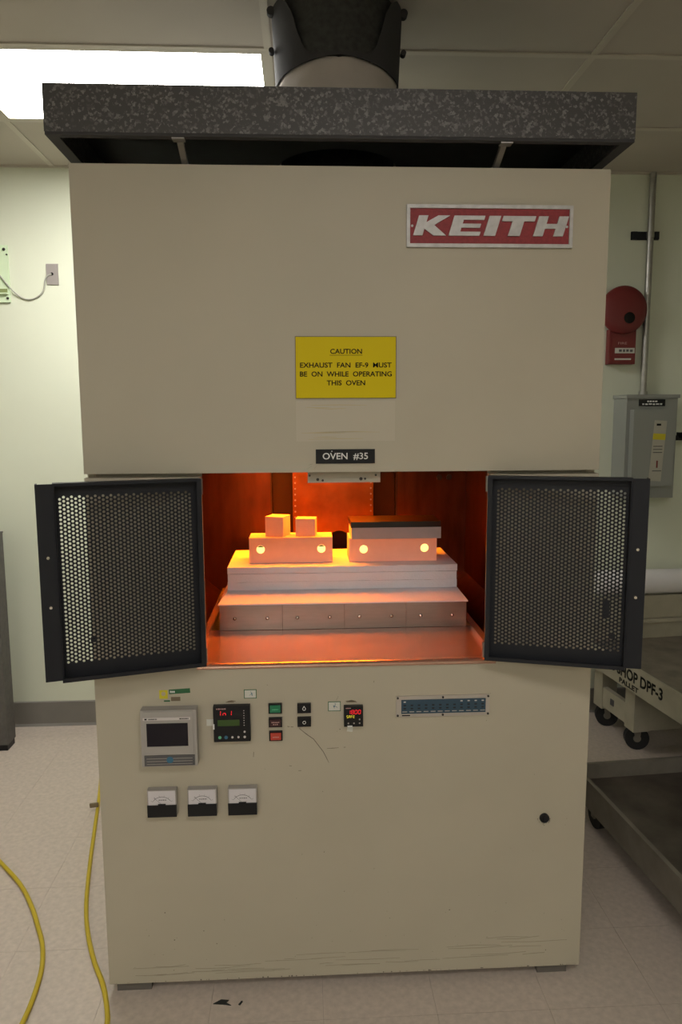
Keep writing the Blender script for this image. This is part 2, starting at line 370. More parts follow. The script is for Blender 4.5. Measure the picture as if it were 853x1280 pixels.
# hearth base with four faced steel plates
hbs = B('hearth_base', (-.368, .389, .327, .72, .9395, 1.0175), bay_dark, fu)
xs = [-.370, -.1785, .0125, .2030, .391]
for k in range(4):
    pl = B('hearth_plate', (xs[k]+.0006, xs[k+1]-.0006, .320, .3265, .9395, 1.0185), steel, fu, bevel=.0008, seg=1)
    for fx in (.24, .76):
        x = xs[k]+(xs[k+1]-xs[k])*fx; bm = nb(); lathe(bm, [(.0058, 0), (.0058, -.0015), (.0042, -.004), (.0015, -.005)], (x, .320, .976), n=12); fin('screw', bm, screwm, pl, smooth=.8)
# --- doors
def make_door(s, label):
    A = math.radians(16.7); dx, dy = -math.cos(A), -math.sin(A)
    M = Matrix(((s*-dx, 0, s*-.287, s*.370 if s > 0 else -.371), (dy, 0, -.958, -.018), (0, 1, 0, 0), (0, 0, 0, 1)))
    if s < 0: M = Matrix(((dx, 0, .287, -.371), (dy, 0, -.958, -.018), (0, 1, 0, 0), (0, 0, 0, 1)))
    else: M = Matrix(((-dx, 0, -.287, .366), (dy, 0, -.958, -.018), (0, 1, 0, 0), (0, 0, 0, 1)))
    UW, Z0, Z1, WD = .347, .953, 1.437, .026
    bm = nb()       # rim of the tray shaped door
    box(bm, 0, UW, Z0, Z0+.004, 0, WD, M); box(bm, 0, UW, Z1-.004, Z1, 0, WD, M)
    box(bm, 0, .004, Z0+.004, Z1-.004, 0, WD, M); box(bm, UW-.004, UW, Z0+.004, Z1-.004, 0, WD, M)
    # narrow returns round the front of the rim
    box(bm, .0, UW, Z0, Z0+.010, WD, WD+.002, M); box(bm, 0, UW, Z1-.007, Z1, WD, WD+.002, M); box(bm, 0, .012, Z0+.010, Z1-.007, WD, WD+.002, M)
    d = tag(fin('door', bm, black_metal, fu), label)
    bm = nb(); box(bm, UW-.001, UW+.038, Z0+.007, Z1-.001, WD-.001, WD+.003, M); box(bm, UW+.034, UW+.038, Z0+.007, Z1-.001, 0, WD-.001, M)
    fl = fin('closing_flange', bm, black_metal, d)
    for z in (1.262, 1.142):
        p = M @ Vector((UW+.017, z, WD+.003)); q = M @ Vector((UW+.017, z, WD+.006)); bm = nb(); cyl(bm, p, q, .0052, .0035, n=12); fin('screw', bm, screwm, d, smooth=.8)
    # perforated sheet with real holes
    a, b, r = .0090, .0098, .0034; u0, z0 = .022, .990; nc, nr = 35, 42
    V = []; Fc = []; th = .0012
    def quad(u_0, u_1, z_0, z_1):
        k = len(V); V.extend([(u_0, z_0, th), (u_1, z_0, th), (u_1, z_1, th), (u_0, z_1, th), (u_0, z_0, 0), (u_1, z_0, 0), (u_1, z_1, 0), (u_0, z_1, 0)])
        Fc.append((k, k+1, k+2, k+3)); Fc.append((k+7, k+6, k+5, k+4))
    for c in range(nc):
        off = b/2 if c % 2 else 0; cu = u0+(c+.5)*a
        if off: quad(cu-a/2, cu+a/2, z0, z0+off)
        else: quad(cu-a/2, cu+a/2, z0+nr*b, z0+nr*b+b/2)
        for j in range(nr):
            cz = z0+(j+.5)*b+off; k = len(V)
            outer = [(a/2, 0), (a/2, b/2), (0, b/2), (-a/2, b/2), (-a/2, 0), (-a/2, -b/2), (0, -b/2), (a/2, -b/2)]
            for h in (th, 0):
                for q in outer: V.append((cu+q[0], cz+q[1], h))
                for i in range(8): V.append((cu+r*math.cos(PI/4*i), cz+r*math.sin(PI/4*i), h))
            for i in range(8):
                n = (i+1) % 8
                Fc.append((k+i, k+n, k+8+n, k+8+i)); Fc.append((k+16+n, k+16+i, k+24+i, k+24+n)); Fc.append((k+8+i, k+8+n, k+24+n, k+24+i))
    ue, ze = u0+nc*a, z0+nr*b+b/2
    quad(.004, u0, Z0+.004, Z1-.004); quad(ue, UW-.004, Z0+.004, Z1-.004); quad(u0, ue, Z0+.004, z0); quad(u0, ue, ze, Z1-.004)
    me = bpy.data.meshes.new('perforated_sheet'); P = [M @ Vector(v) for v in V]; o0 = M @ Vector((.17, Z0, 0))
    me.from_pydata([p-o0 for p in P], [], [f if s < 0 else f[::-1] for f in Fc]); me.update()
    sh = inst('perforated_sheet', me, black_metal, d, o0)
    for u, z, hw, hh in ((.318, 1.03, .006, .006), (.30, 1.10, .008, .022)) if s > 0 else ((.272, 1.045, .006, .006),):
        B('catch', (u-hw, u+hw, z-hh, z+hh, -.012, -.0005), black_metal, d, M=M)
    for z in (1.415, .975):
        p = M @ Vector((-.002, z-.02, .004)); q = M @ Vector((-.002, z+.02, .004)); bm = nb(); cyl(bm, p, q, .005, n=12); fin('hinge', bm, steel, d, smooth=.8)
    return d
make_door(-1, 'charcoal perforated door swung open on the left of the glowing bay')
make_door(1, 'charcoal perforated door swung open on the right of the glowing bay')
# --- name plate (cast, red field, raised slanted capitals)
np_ = thing  # (alias kept short)
KX0, KX1, KZ0, KZ1 = .152, .568, 2.003, 2.104
bm = nb(); bx = (KX0, KX1, KZ0, KZ1); t = .0085
for q in ((KX0, KX1, KZ0, KZ0+t), (KX0, KX1, KZ1-t, KZ1), (KX0, KX0+t, KZ0+t, KZ1-t), (KX1-t, KX1, KZ0+t, KZ1-t)): box(bm, q[0], q[1], -.009, 0, q[2], q[3])
npl = tag(fin('name_plate', bm, cast, fu), 'cast metal plate reading KEITH in slanted capitals on red')
B('red_field', (KX0+t, KX1-t, -.004, 0, KZ0+t, KZ1-t), redp, npl)
def K(poly, x, w_, h, z, sl): return [(x+px*w_+sl*pz*h, z+pz*h) for px, pz in poly]
LZ, LH, SL = KZ0+.0275, .0475, .305
glyph = {
 'K': [[(0,0),(.30,0),(.30,.34),(.66,0),(1.06,0),(.58,.52),(1.0,1),(.62,1),(.30,.66),(.30,1),(0,1)]],
 'E': [[(0,0),(1,0),(1,.20),(.34,.20),(.34,.40),(.94,.40),(.94,.60),(.34,.60),(.34,.80),(1,.80),(1,1),(0,1)]],
 'I': [[(0,0),(1,0),(1,1),(0,1)]],
 'T': [[(.32,0),(.68,0),(.68,.74),(1,.74),(1,1),(0,1),(0,.74),(.32,.74)]],
 'H': [[(0,0),(.32,0),(.32,.38),(.68,.38),(.68,0),(1,0),(1,1),(.68,1),(.68,.62),(.32,.62),(.32,1),(0,1)]]}
for ch, x, wd in (('K', .168, .077), ('E', .256, .077), ('I', .3435, .029), ('T', .3785, .082), ('H', .468, .075)):
    for poly in glyph[ch]: fin('lettering', prism(nb(), K(poly, x, wd, LH, LZ, SL), -.009, -.0035), cast, npl, bevel=.0008, seg=1)
for x in (KX0+.014, KX1-.014):
    bm = nb(); cyl(bm, (x, -.0055, 2.054), (x, -.004, 2.054), .003, n=10); fin('screw', bm, cast, npl)
# --- caution sign and oven number
cz = tag(B('caution_sign', (-.126, .128, -.003, 0, 1.634, 1.787), yellow, fu, bevel=.0008, seg=1), 'yellow caution sign about the exhaust fan')
bm = nb()
for q in ((-.1265, .1285, 1.6335, 1.635), (-.1265, .1285, 1.786, 1.7875), (-.1265, -.125, 1.635, 1.786), (.127, .1285, 1.635, 1.786)): box(bm, q[0], q[1], -.0034, 0, q[2], q[3])
fin('sign_edge', bm, dirt, cz)
text('lettering', 'CAUTION', .080, .0125, .0015, -.003, 1.7505, ink, cz, bold=.018)
B('underline', (-.040, .043, -.0034, -.003, 1.7405, 1.7415), ink, cz)
for body, wd, z in (('EXHAUST  FAN  EF-9  MUST', .231, 1.7165), ('BE  ON  WHILE  OPERATING', .232, 1.6945), ('THIS  OVEN', .097, 1.6725)):
    text('lettering', body, wd, .0128, .001, -.003, z, ink, cz, bold=.018)
ov = tag(B('oven_number_sign', (-.077, .0745, -.0035, 0, 1.469, 1.5055), signblack, fu, bevel=.0006, seg=1), 'black engraved sign with white oven number')
text('lettering', 'OVEN  #35', .116, .0185, -.0015, -.0035, 1.4872, white, ov, bold=.012)
bm = nb(); cyl(bm, (-.036, -.004, 1.5005), (-.036, -.0035, 1.5005), .0014, n=8); fin('pin_hole', bm, white, ov)
B('adhesive_residue', (-.126, .126, -.0004, 0, 1.526, 1.628), residue, fu)
rng = random.Random(4)
for zc, n in ((1.613, 3), (1.545, 3), (1.53, 2)):
    for k in range(n):
        x0 = -.12+rng.random()*.08; x1 = x0+.05+rng.random()*.10; z = zc+rng.uniform(-.006, .006)
        fin('glue_streak', ribbon(nb(), [(x0, z), ((x0+x1)/2, z+rng.uniform(-.002, .002)), (x1, z+rng.uniform(-.001, .002))], .0022, -.0008), residue_y, fu)
# --- paper recorder
rc = tag(B('chart_recorder', (-.541, -.396, -.030, 0, .678, .832), greyp, fu, bevel=.005), 'grey chart recorder with a dark screen')
B('screen_bezel', (-.532, -.405, -.0325, -.030, .711, .829), greyp, rc, bevel=.0015)
B('screen', (-.5255, -.4185, -.0333, -.0325, .7345, .7975), screen, rc)
st = B('brand_strip', (-.5335, -.4115, -.0345, -.0325, .8065, .8135), silver, rc, bevel=.001)
marks(7, .022, .0034, -.5085, -.0345, .810, ink, st); marks(5, .023, .0036, -.4275, -.0345, .810, ink, st)
B('logo_mark', (-.5295, -.5235, -.0349, -.0345, .808, .812), ink, st)
lf = B('lower_flap', (-.534, -.403, -.033, -.030, .681, .709), dgreyp, rc, bevel=.001)
for z in (.701, .6935, .686): B('groove', (-.528, -.409, -.0334, -.033, z-.0006, z+.0006), greyp, lf)
bm = nb(); prism(bm, circle_pts(-.4675, .697, .009, 16), -.0338, -.0334); fin('blue_logo', bm, bluep, lf)
# --- process controller (red digits, green panel)
c1 = tag(B('process_controller', (-.354, -.2575, -.016, 0, .735, .833), blackp, fu, bevel=.003), 'black process controller with red digits over a green display')
fin('digits', segments('I', -.342, .808, .007, .0125, .008, .0014, -.0166), led_red, c1); fin('digits', segments('n', -.3285, .808, .007, .0125, .008, .0014, -.0166), led_red, c1)
fin('digits', segments('1', -.3135, .808, .007, .0125, .008, .0014, -.0166), led_red, c1)
B('green_display', (-.343, -.2855, -.0166, -.016, .779, .7955), lcd, c1)
marks(5, .025, .0034, -.3335, -.016, .826, txt_pink, c1)
for k in range(7):
    bm = nb(); prism(bm, circle_pts(-.2735, .820-.0067*k, .0013, 8), -.0165, -.016); fin('status_lamp', bm, silver, c1)
for x, z, m_, r in ((-.338, .7475, txt_green, .0042), (-.3215, .7475, bluep, .0048), (-.305, .7475, silver, .003), (-.289, .7475, silver, .003), (-.2725, .7475, silver, .0032), (-.2725, .762, silver, .0028)):
    bm = nb(); prism(bm, circle_pts(x, z, r, 12), -.0175, -.016); fin('key', bm, m_, c1)
# --- lit push buttons and two black selectors
for x0, x1, z0, z1, m_, tm_, words, lab in ((-.209, -.1735, .8065, .833, but_green, txt_green, ('START',), 'green lit push button'), (-.209, -.1735, .768, .794, but_dred, txt_pink, ('OVER TEMP', 'RESET'), 'dark red unlit push button'),
        (-.2085, -.173, .730, .756, but_red, txt_pink, ('STOP',), 'red lit push button')):
    b_ = tag(B('push_button', (x0, x1, -.008, 0, z0, z1), blackp, fu, bevel=.0012), lab)
    B('lens', (x0+.004, x1-.004, -.0105, -.008, z0+.0035, z1-.0035), m_, b_, bevel=.001)
    for q, wd in enumerate(words): marks(4 if len(words) < 2 else 5-2*q, .0165 if len(words) < 2 else .020-.007*q, .003, (x0+x1)/2, -.0105, (z0+z1)/2-.0015-.0055*q+(.003 if len(words) > 1 else 0), tm_, b_)
for z0, z1, body in ((.806, .8315, 'up'), (.768, .7935, 'o')):
    b_ = tag(B('push_button', (-.1325, -.0965, -.009, 0, z0, z1), blackp, fu, bevel=.0012), 'black push button with a white raise mark' if body == 'up' else 'black push button with a white ring mark')
    zc, xc = (z0+z1)/2-.001, -.1145; bm = nb()
    outer = circle_pts(xc, zc, .0046, 14); inner = circle_pts(xc, zc, .0033, 14)
    if body == 'up': 
        for q_ in (3, 4): outer[q_] = (outer[q_][0]*.4+xc*.6, outer[q_][1]+.0035); inner[q_] = (inner[q_][0]*.4+xc*.6, inner[q_][1]+.0025)
    for k in range(14):
        n_ = (k+1) % 14; prism(bm, [outer[k], outer[n_], inner[n_], inner[k]], -.0096, -.009)
    fin('lettering', bm, white, b_)
# --- limit controller (1800, SAFE)
c2 = tag(B('limit_controller', (-.0085, .0425, -.014, 0, .767, .823), blackp, fu, bevel=.002), 'small black limit controller reading 1800 in red')
fin('digits', segments('1800', .002, .8025, 0.0058, .0105, .0092, .0011, -.0146), led_red, c2)
fin('digits', segments('SAFE', -.0015, .7915, .0036, .0068, .0058, .0009, -.0146), led_yel, c2)
marks(5, .013, .0026, .003, -.014, .8185, txt_pink, c2)
for x, z in ((.003, .7765), (.018, .7765), (.033, .7765), (.033, .787)):
    bm = nb(); prism(bm, circle_pts(x, z, .0022, 10), -.0148, -.014); fin('key', bm, greyp, c2)
# --- thermocouple jack panel
jp = tag(B('jack_panel', (.132, .386, -.004, 0, .786, .844), alu, fu, bevel=.001, seg=1), 'aluminium plate with twelve blue thermocouple jacks')
jb = B('jack_strip', (.146, .3745, -.007, -.004, .796, .834), jackblue, jp, bevel=.001, seg=1)
for k in range(12):
    x = .155+.0192*k
    bm = nb(); box(bm, x-.0035, x+.0035, -.0074, -.007, .8175, .8215); box(bm, x-.0035, x+.0035, -.0074, -.007, .8085, .8125); fin('jack', bm, jackdark, jb)
    B('jack_label', (x-.0065, x+.0065, -.0073, -.007, .8005, .8025), alu, jb)
    if k == 0 or k > 7: B('jack_number', (x-.003, x+.003, -.0073, -.007, .8275, .8305), silver, jb)
B('maker_mark', (.148, .170, -.0043, -.004, .7885, .7915), ink, jp)
for x in (.1365, .2585, .3815):
    for z in (.7905, .8395): bm = nb(); cyl(bm, (x, -.0065, z), (x, -.004, z), .003, n=10); fin('screw', bm, darkscrew, jp)
# --- three dial meters
for x0, z0, lab in ((-.534, .532, 'dial meter nearest the cabinet edge'), (-.4275, .5315, 'middle dial meter of three'), (-.3205, .531, 'dial meter nearest the middle of the panel')):
    x1, z1 = x0+.077, z0+.074
    mt = tag(B('panel_meter', (x0, x1, -.020, 0, z0, z1), greyp, fu, bevel=.002), lab)
    B('black_cover', (x0, x1, -.024, -.020, z0, z0+.033), blackp, mt, bevel=.001)
    B('dial', (x0+.003, x1-.003, -.0208, -.020, z0+.033, z1-.002), meterw, mt)
    cx, cz_ = (x0+x1)/2, z0+.030; bm = nb(); R0 = .026
    arc = [(cx+R0*1.05*math.cos(t), cz_+R0*math.sin(t)) for t in [PI*(.16+.68*k/10) for k in range(11)]]
    ribbon(bm, arc, .0008, -.0212)
    for k in range(0, 11, 2):
        t = PI*(.16+.68*k/10); ribbon(bm, [(cx+R0*1.05*math.cos(t), cz_+R0*math.sin(t)), (cx+(R0+.005)*1.05*math.cos(t), cz_+(R0+.005)*math.sin(t))], .0008, -.0212)
    fin('dial_scale', bm, ink, mt)
    fin('needle', ribbon(nb(), [(cx, z0+.034), (cx-.021, z0+.054)], .0009, -.0214), ink, mt)
    B('pivot_cover', (cx-.010, cx+.010, -.0235, -.0208, z0+.033, z0+.0365), blackp, mt)
    marks(4, .020, .0026, cx+.002, -.0208, z0+.047, dgreyp, mt)
# --- key lock
bm = nb(); lathe(bm, [(.0135, 0), (.0135, -.005), (.011, -.008), (.010, -.0075)], (.547, 0, .482), n=24); kl = fin('key_lock', bm, blackp, fu, smooth=.6)
B('key_slot', (.546, .548, -.0088, -.0075, .476, .488), jackdark, kl)
rng = random.Random(9); bm = nb()
for k in range(14):
    t = rng.uniform(PI*.95, PI*2.05); r = .017+rng.random()*.006; prism(bm, circle_pts(.547+r*math.cos(t), .482+r*math.sin(t), .0007+.0006*rng.random(), 6), -.0006, .0002)
tag(fin('paint_chips', bm, ink, fu), None, kind='stuff')
# --- stickers, tape scraps and marks on the panel
B('sticker', (-.4955, -.4735, -.0008, 0, .852, .8755), stickyel, fu); B('sticker', (-.470, -.4145, -.0008, 0, .864, .8765), stickgreen, fu, M=Matrix.Translation((-.47, 0, .866)) @ Matrix.Rotation(-.05, 4, 'Y') @ Matrix.Translation((.47, 0, -.866)))
marks(3, .012, .006, -.461, -.0008, .8705, white, fu); bm = nb(); prism(bm, circle_pts(-.4845, .8655, .006, 10), -.0011, -.0008); fin('sticker_print', bm, residue_y, fu)
B('residue_patch', (-.4655, -.441, -.0006, 0, .845, .856), dirt, fu); B('residue_patch', (-.484, -.468, -.0006, 0, .8435, .8475), stickgreen, fu)
s1 = B('sticker', (-.2735, -.240, -.0006, 0, .847, .872), stickgreen, fu); B('sticker_print', (-.2715, -.242, -.001, -.0006, .849, .870), paperm, s1)
s2 = B('sticker', (-.0505, -.0165, -.0006, 0, .806, .833), stickgreen, fu); B('sticker_print', (-.0487, -.0183, -.001, -.0006, .808, .831), paperm, s2)
for sx, sz in ((-.259, .861), (-.031, .820)):
    r_ = random.Random(int(sz*1000)); P = [(sx+r_.uniform(-.006, .008), sz+r_.uniform(-.007, .007)) for k in range(7)]
    fin('scribble', ribbon(nb(), [(p.x, p.z) for p in smooth_path([(a, 0, b) for a, b in P], 4)], .0008, -.0016), bluep, s1 if sx < -.1 else s2)
B('tape_scrap', (-.374, -.354, -.001, 0, .774, .792), paperm, fu); B('tape_scrap', (-.3555, -.3515, -.0185, -.0165, .771, .785), white, fu)
Mq = Matrix.Translation((.009, 0, .758)) @ Matrix.Rotation(.12, 4, 'Y') @ Matrix.Translation((-.009, 0, -.758))
B('tape_scrap', (.001, .016, -.0012, 0, .7475, .7675), paperm, fu, M=Mq); B('tape_scrap', (.0005, .0135, -.0165, -.0145, .767, .7705), white, fu)
bm = nb()
for x0, x1, z in ((-.317, -.296, .8405), (-.322, -.300, .838), (-.001, .027, .830), (.004, .020, .8335), (-.003, .024, .8325)): ribbon(bm, [(x0, z), ((x0+x1)/2, z+.001), (x1, z)], .0030)
tag(fin('dirt_streak', bm, dirt, fu), None, kind='stuff')
def scratch(pts, wd=.0014, m_=scratchm): fin('scratch', ribbon(nb(), pts, wd), m_, fu)
scratch([(-.128, .760), (-.110, .744), (-.090, .729), (-.078, .712), (-.064, .692), (-.056, .675), (-.049, .660)], .0016)
scratch([(-.160, .7665), (-.154, .7655)], .003); scratch([(-.151, .7650), (-.144, .7645)], .0025)
scratch([(-.055, .701), (-.038, .7018), (-.022, .7025)], .0012); scratch([(-.009, .703), (-.004, .7035)], .0022)
scratch([(-.028, .8365), (-.023, .847)], .0012); scratch([(.072, .883), (.073, .888)], .002); scratch([(-.156, .6555), (-.150, .654)], .002)
scratch([(-.252, .683), (-.251, .697)], .003); scratch([(-.132, .640), (-.124, .6405)], .002)
scratch([(-.095, 1.4655), (-.086, 1.4685)], .001); scratch([(-.10, 1.455), (-.088, 1.463)], .0016, scuffm); scratch([(-.082, 1.455), (-.075, 1.464)], .0012, scuffm)
rng = random.Random(21); bm = nb()
for k in range(70):
    x, z = rng.uniform(-.6, .62), rng.choice((rng.uniform(.06, .9), rng.uniform(.06, .25))); r = .0006+.0012*rng.random()**3
    prism(bm, circle_pts(x, z, r, 6), -.0005, .0002)
tag(fin('paint_chips', bm, scratchm, fu), None, kind='stuff')
bm = nb()
for k in range(34):
    x0 = rng.uniform(-.62, .5); x1 = min(.65, x0+rng.uniform(.03, .2)); z = .058+rng.random()**2*.07+.008*math.sin(x0*3)
    ribbon(bm, [(x0, z), ((x0+x1)/2, z+rng.uniform(-.003, .003)), (x1, z+rng.uniform(-.003, .004))], .0012)
tag(fin('scuff_marks', bm, scuffm, fu), None, kind='stuff')
bm = nb()
for k in range(60):
    x = rng.uniform(-.655, .655); prism(bm, circle_pts(x, .0325, .0006+.0022*rng.random()**3, 6), -.0006, .0003)
tag(fin('edge_chips', bm, scratchm, fu), None, kind='stuff')
# ================================================================== on the hearth
def wavy_board(name, x0, x1, y0, y1, z0, z1, m_, seed, amp, label, cat, group=None):
    bm = nb(); r = random.Random(seed); n = 40
    ft = [r.uniform(-amp, amp) for _ in range(n+1)]; pts = []
    rows = []
    for k in range(n+1):
        x = x0+(x1-x0)*k/n; d = ft[k]*.6
        rows.append([bm.verts.new(c) for c in ((x, y0+d, z0), (x, y0+d*.6, z1+ft[k]*.5-amp*.5), (x, y1, z1), (x, y1, z0))])
    for a, b in zip(rows, rows[1:]):
        for q in range(4): bm.faces.new((a[q], b[q], b[(q+1) % 4], a[(q+1) % 4]))
    bm.faces.new(rows[0][::-1]); bm.faces.new(rows[-1])
    return tag(fin(name, bm, m_), label, cat, group)
G = 'white insulation boards stacked on the hearth'
bm = nb(); rows = []
for x, q in ((-1, 0), (1, 0)):
    a, b_ = (-.373, -.3525) if x < 0 else (.394, .3775)
    rows.append([bm.verts.new(c) for c in ((a, .314, 1.0187), (a, .314, 1.0225), (b_, .392, 1.0445), (b_, .70, 1.0445), (a, .70, 1.0187))])
a, b_ = rows
for q in range(5): bm.faces.new((a[q], b_[q], b_[(q+1) % 5], a[(q+1) % 5]))
bm.faces.new(a[::-1]); bm.faces.new(b_)
tag(fin('insulation_board', bm, fibre), 'bottom white insulation board with sloping front, lying on the steel hearth plates', 'insulation', G)
wavy_board('insulation_board', -.3515, .3765, .401, .70, 1.0448, 1.0705, fibre, 2, .0007, 'second lowest white insulation board of the hearth stack', 'insulation', G)
wavy_board('insulation_board', -.3500, .3750, .3995, .70, 1.0711, 1.0975, fibre, 3, .0008, 'third white insulation board up in the hearth stack, just under the top one', 'insulation', G)
wavy_board('insulation_board', -.3510, .3770, .400, .70, 1.0982, 1.1188, fibre, 5, .0016, 'top white insulation board carrying the glowing firebricks', 'insulation', G)
ZS = 1.1189
def brick_with_holes(x0, x1, y0, y1, z0, z1, holes, label, gap):
    t = thing('firebrick', ((x0+x1)/2, (y0+y1)/2, z0), label, 'firebrick')
    o = fin('brick_body', box(nb(), x0, x1, y0, y1, z0, z1), brick_m, t, bevel=.0015, seg=2)
    cut = []
    for hx, hz in holes:
        bm = nb(); cyl(bm, (hx, y0-.01, hz), (hx, y0+.05, hz), .0135, n=24); cut.append(fin('cutter', bm, hole_m))
    boolean(o, cut)
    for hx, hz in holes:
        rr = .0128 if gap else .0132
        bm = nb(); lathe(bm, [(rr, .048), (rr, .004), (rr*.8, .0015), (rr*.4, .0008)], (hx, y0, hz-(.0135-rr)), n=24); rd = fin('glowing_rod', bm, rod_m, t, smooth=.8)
        if gap:
            bm = nb(); ps = [(hx+.0125*math.cos(a), hz+.0125*math.sin(a)) for a in [math.radians(38+104*k/10) for k in range(11)]]; prism(bm, ps, y0-.0002, y0+.0006); fin('gap_shade', bm, hole_m, t)  # dark crescent paints the shade in the gap above the rod
    return t
brick_with_holes(-0.2862, -0.0177, 0.4652, 0.5662, ZS, 1.2008, ((-0.2498, 1.1629), (-0.0537, 1.1629)), 'long firebrick with two glowing holes under two upright blocks', True)
brick_with_holes(0.0367, 0.3221, 0.4652, 0.5856, ZS, 1.1954, ((0.0833, 1.159), (0.2823, 1.161)), 'firebrick with two glowing holes under the black topped slab', False)
def block(x, y, w_, d_, z0, z1, ang, label):
    M = Matrix.Translation((x, y, 0)) @ Matrix.Rotation(ang, 4, 'Z'); bm = nb(); box(bm, -w_/2, w_/2, -d_/2, d_/2, z0, z1, M)
    return tag(fin('brick_block', bm, brick_m, bevel=.0012), label, 'firebrick')
block(-0.1949, 0.5196, .062, .066, 1.2011, 1.2653, -.33, 'taller glowing upright brick block on the long firebrick')
block(-0.1017, 0.5177, .064, .053, 1.2011, 1.2576, -.12, 'shorter glowing upright brick block nearer the middle of the hearth')
tag(B('setter_slab', (0.0434, 0.3323, 0.4478, 0.5905, 1.1957, 1.2322), slab_m, bevel=.0015), 'grey setter slab between the firebrick and the black plate', 'slab')
tag(B('black_plate', (0.0415, 0.3313, 0.4473, 0.5973, 1.2325, 1.2508), blackplate, bevel=.001, seg=2), 'black glossy plate lying on the grey setter slab', 'plate')
# ================================================================== exhaust hood and duct
hx0, hx1, hy0, hy1, hz0, hz1 = -.687, .681, -.09, 1.14, 2.233, 2.336
hd = thing('exhaust_hood', (0, .5, 2.196), 'dark spangled steel exhaust hood over the beige furnace', 'hood')
for nm, q in (('front_rim', (hx0, hx1, hy0, hy0+.006)), ('back_rim', (hx0, hx1, hy1-.006, hy1)), ('side_rim', (hx0, hx0+.006, hy0+.006, hy1-.006)), ('side_rim', (hx1-.006, hx1, hy0+.006, hy1-.006))):
    B(nm, (*q, hz0, hz1), galv, hd, bevel=.0015, seg=1)
bm = nb()
for q in ((hx0+.001, hx1-.001, hy0+.001, hy0+.020), (hx0+.001, hx1-.001, hy1-.02, hy1-.001), (hx0+.001, hx0+.028, hy0+.020, hy1-.02), (hx1-.028, hx1-.001, hy0+.020, hy1-.02)): box(bm, *q, hz0-.007, hz0)
fin('bottom_flange', bm, wing_m, hd, bevel=.0015)
DX, DY, DR = .004, .45, .181
bm = nb(); box(bm, hx0+.006, hx1-.006, hy0+.006, hy1-.006, hz1-.012, hz1-.004); cp = fin('canopy_top', bm, galv_in, hd)
bm = nb(); cyl(bm, (DX, DY, hz1-.1), (DX, DY, hz1+.1), DR-.004, n=40); boolean(cp, [fin('cutter', bm, galv_in)])
for sx in (-.388, .377):
    bm = nb(); prism(bm, [(-.070, 2.2325), (-.045, 2.2325), (.045, 2.1965), (.012, 2.1965)], sx-.007, sx+.007, MT); box(bm, sx-.014, sx+.014, .010, .045, 2.1935, 2.1965); box(bm, sx-.014, sx+.014, -.085, -.06, 2.2225, 2.2258)
    br = fin('support_bracket', bm, steel, hd)
    bm = nb(); cyl(bm, (sx+.002, -.058, 2.228), (sx+.006, -.058, 2.228), .005, n=8); fin('bolt', bm, screwm, br)
du = thing('exhaust_duct', (DX, DY, hz1), 'cloth wrapped exhaust duct with black clamp rising from the hood to the ceiling', 'duct')
bm = nb(); n = 56; rings = []
for k, z in enumerate([hz1-.003, 2.36, 2.40, 2.44, 2.48, 2.52, 2.555, 2.568]):
    ring = []
    for i in range(n):
        t = 2*PI*i/n; r = DR*(1.0+.018*math.sin(5*t+k*.7)*(1-k/8)+.010*math.sin(11*t-k*1.3))*(1.0 if k < 6 else .955 if k == 6 else .94)
        ring.append(bm.verts.new((DX+r*math.cos(t), DY+r*math.sin(t), z)))
    rings.append(ring)
for a, b in zip(rings, rings[1:]):
    for i in range(n): bm.faces.new((a[i], a[(i+1) % n], b[(i+1) % n], b[i]))
fin('cloth_sleeve', bm, cloth, du, smooth=1.2)
bm = nb(); lathe(bm, [(DR-.012, hz1-.003), (DR-.012, H)], (DX, DY, 0), 'z', 48); bmesh.ops.delete(bm, geom=[f for f in bm.faces if len(f.verts) > 8], context='FACES_ONLY'); fin('black_pipe', bm, ductblk, du, smooth=.8)
def lerp(t, T_=((0, 0), (.27, .02), (.36, .14), (.42, .40), (.47, .70), (.55, .90), (.64, 1), (1.01, 1))):
    for (a, va), (b, vb) in zip(T_, T_[1:]):
        if a <= t <= b: return va+(vb-va)*(t-a)/(b-a)
# saddle clamp: high at the sides, dipping in a curve at the front
for s in (-1, 1):
    bm = nb(); rr = []; N_ = 48
    for k in range(N_+1):
        t = k/N_; ang = -PI/2 + s*(-.004+t*1.65); up = 2.5745+.175*lerp(t)
        tap = .985+.06*max(0, (up-2.57)/.18)
        c, sn = math.cos(ang), math.sin(ang)
        rr.append([bm.verts.new((DX+DR*f*c, DY+DR*f*sn, z)) for f, z in ((.985, 2.569-.032*t), (1.002, 2.569-.032*t), (tap+.012, up), (tap, up))])
    for a, b in zip(rr, rr[1:]):
        for q in range(4): bm.faces.new((a[q], b[q], b[(q+1) % 4], a[(q+1) % 4]))
    bm.faces.new(rr[0]); bm.faces.new(rr[-1][::-1])
    wing = fin('saddle_clamp', bm, wing_m, du, smooth=.7)
    for z, r in ((2.738, .012), (2.632, .008)):
        bm = nb(); cyl(bm, (DX+s*(DR*1.055), DY-.055, z), (DX+s*(DR*1.055), DY-.035, z), r, n=14); fin('bolt', bm, wing_m, wing, smooth=.8)
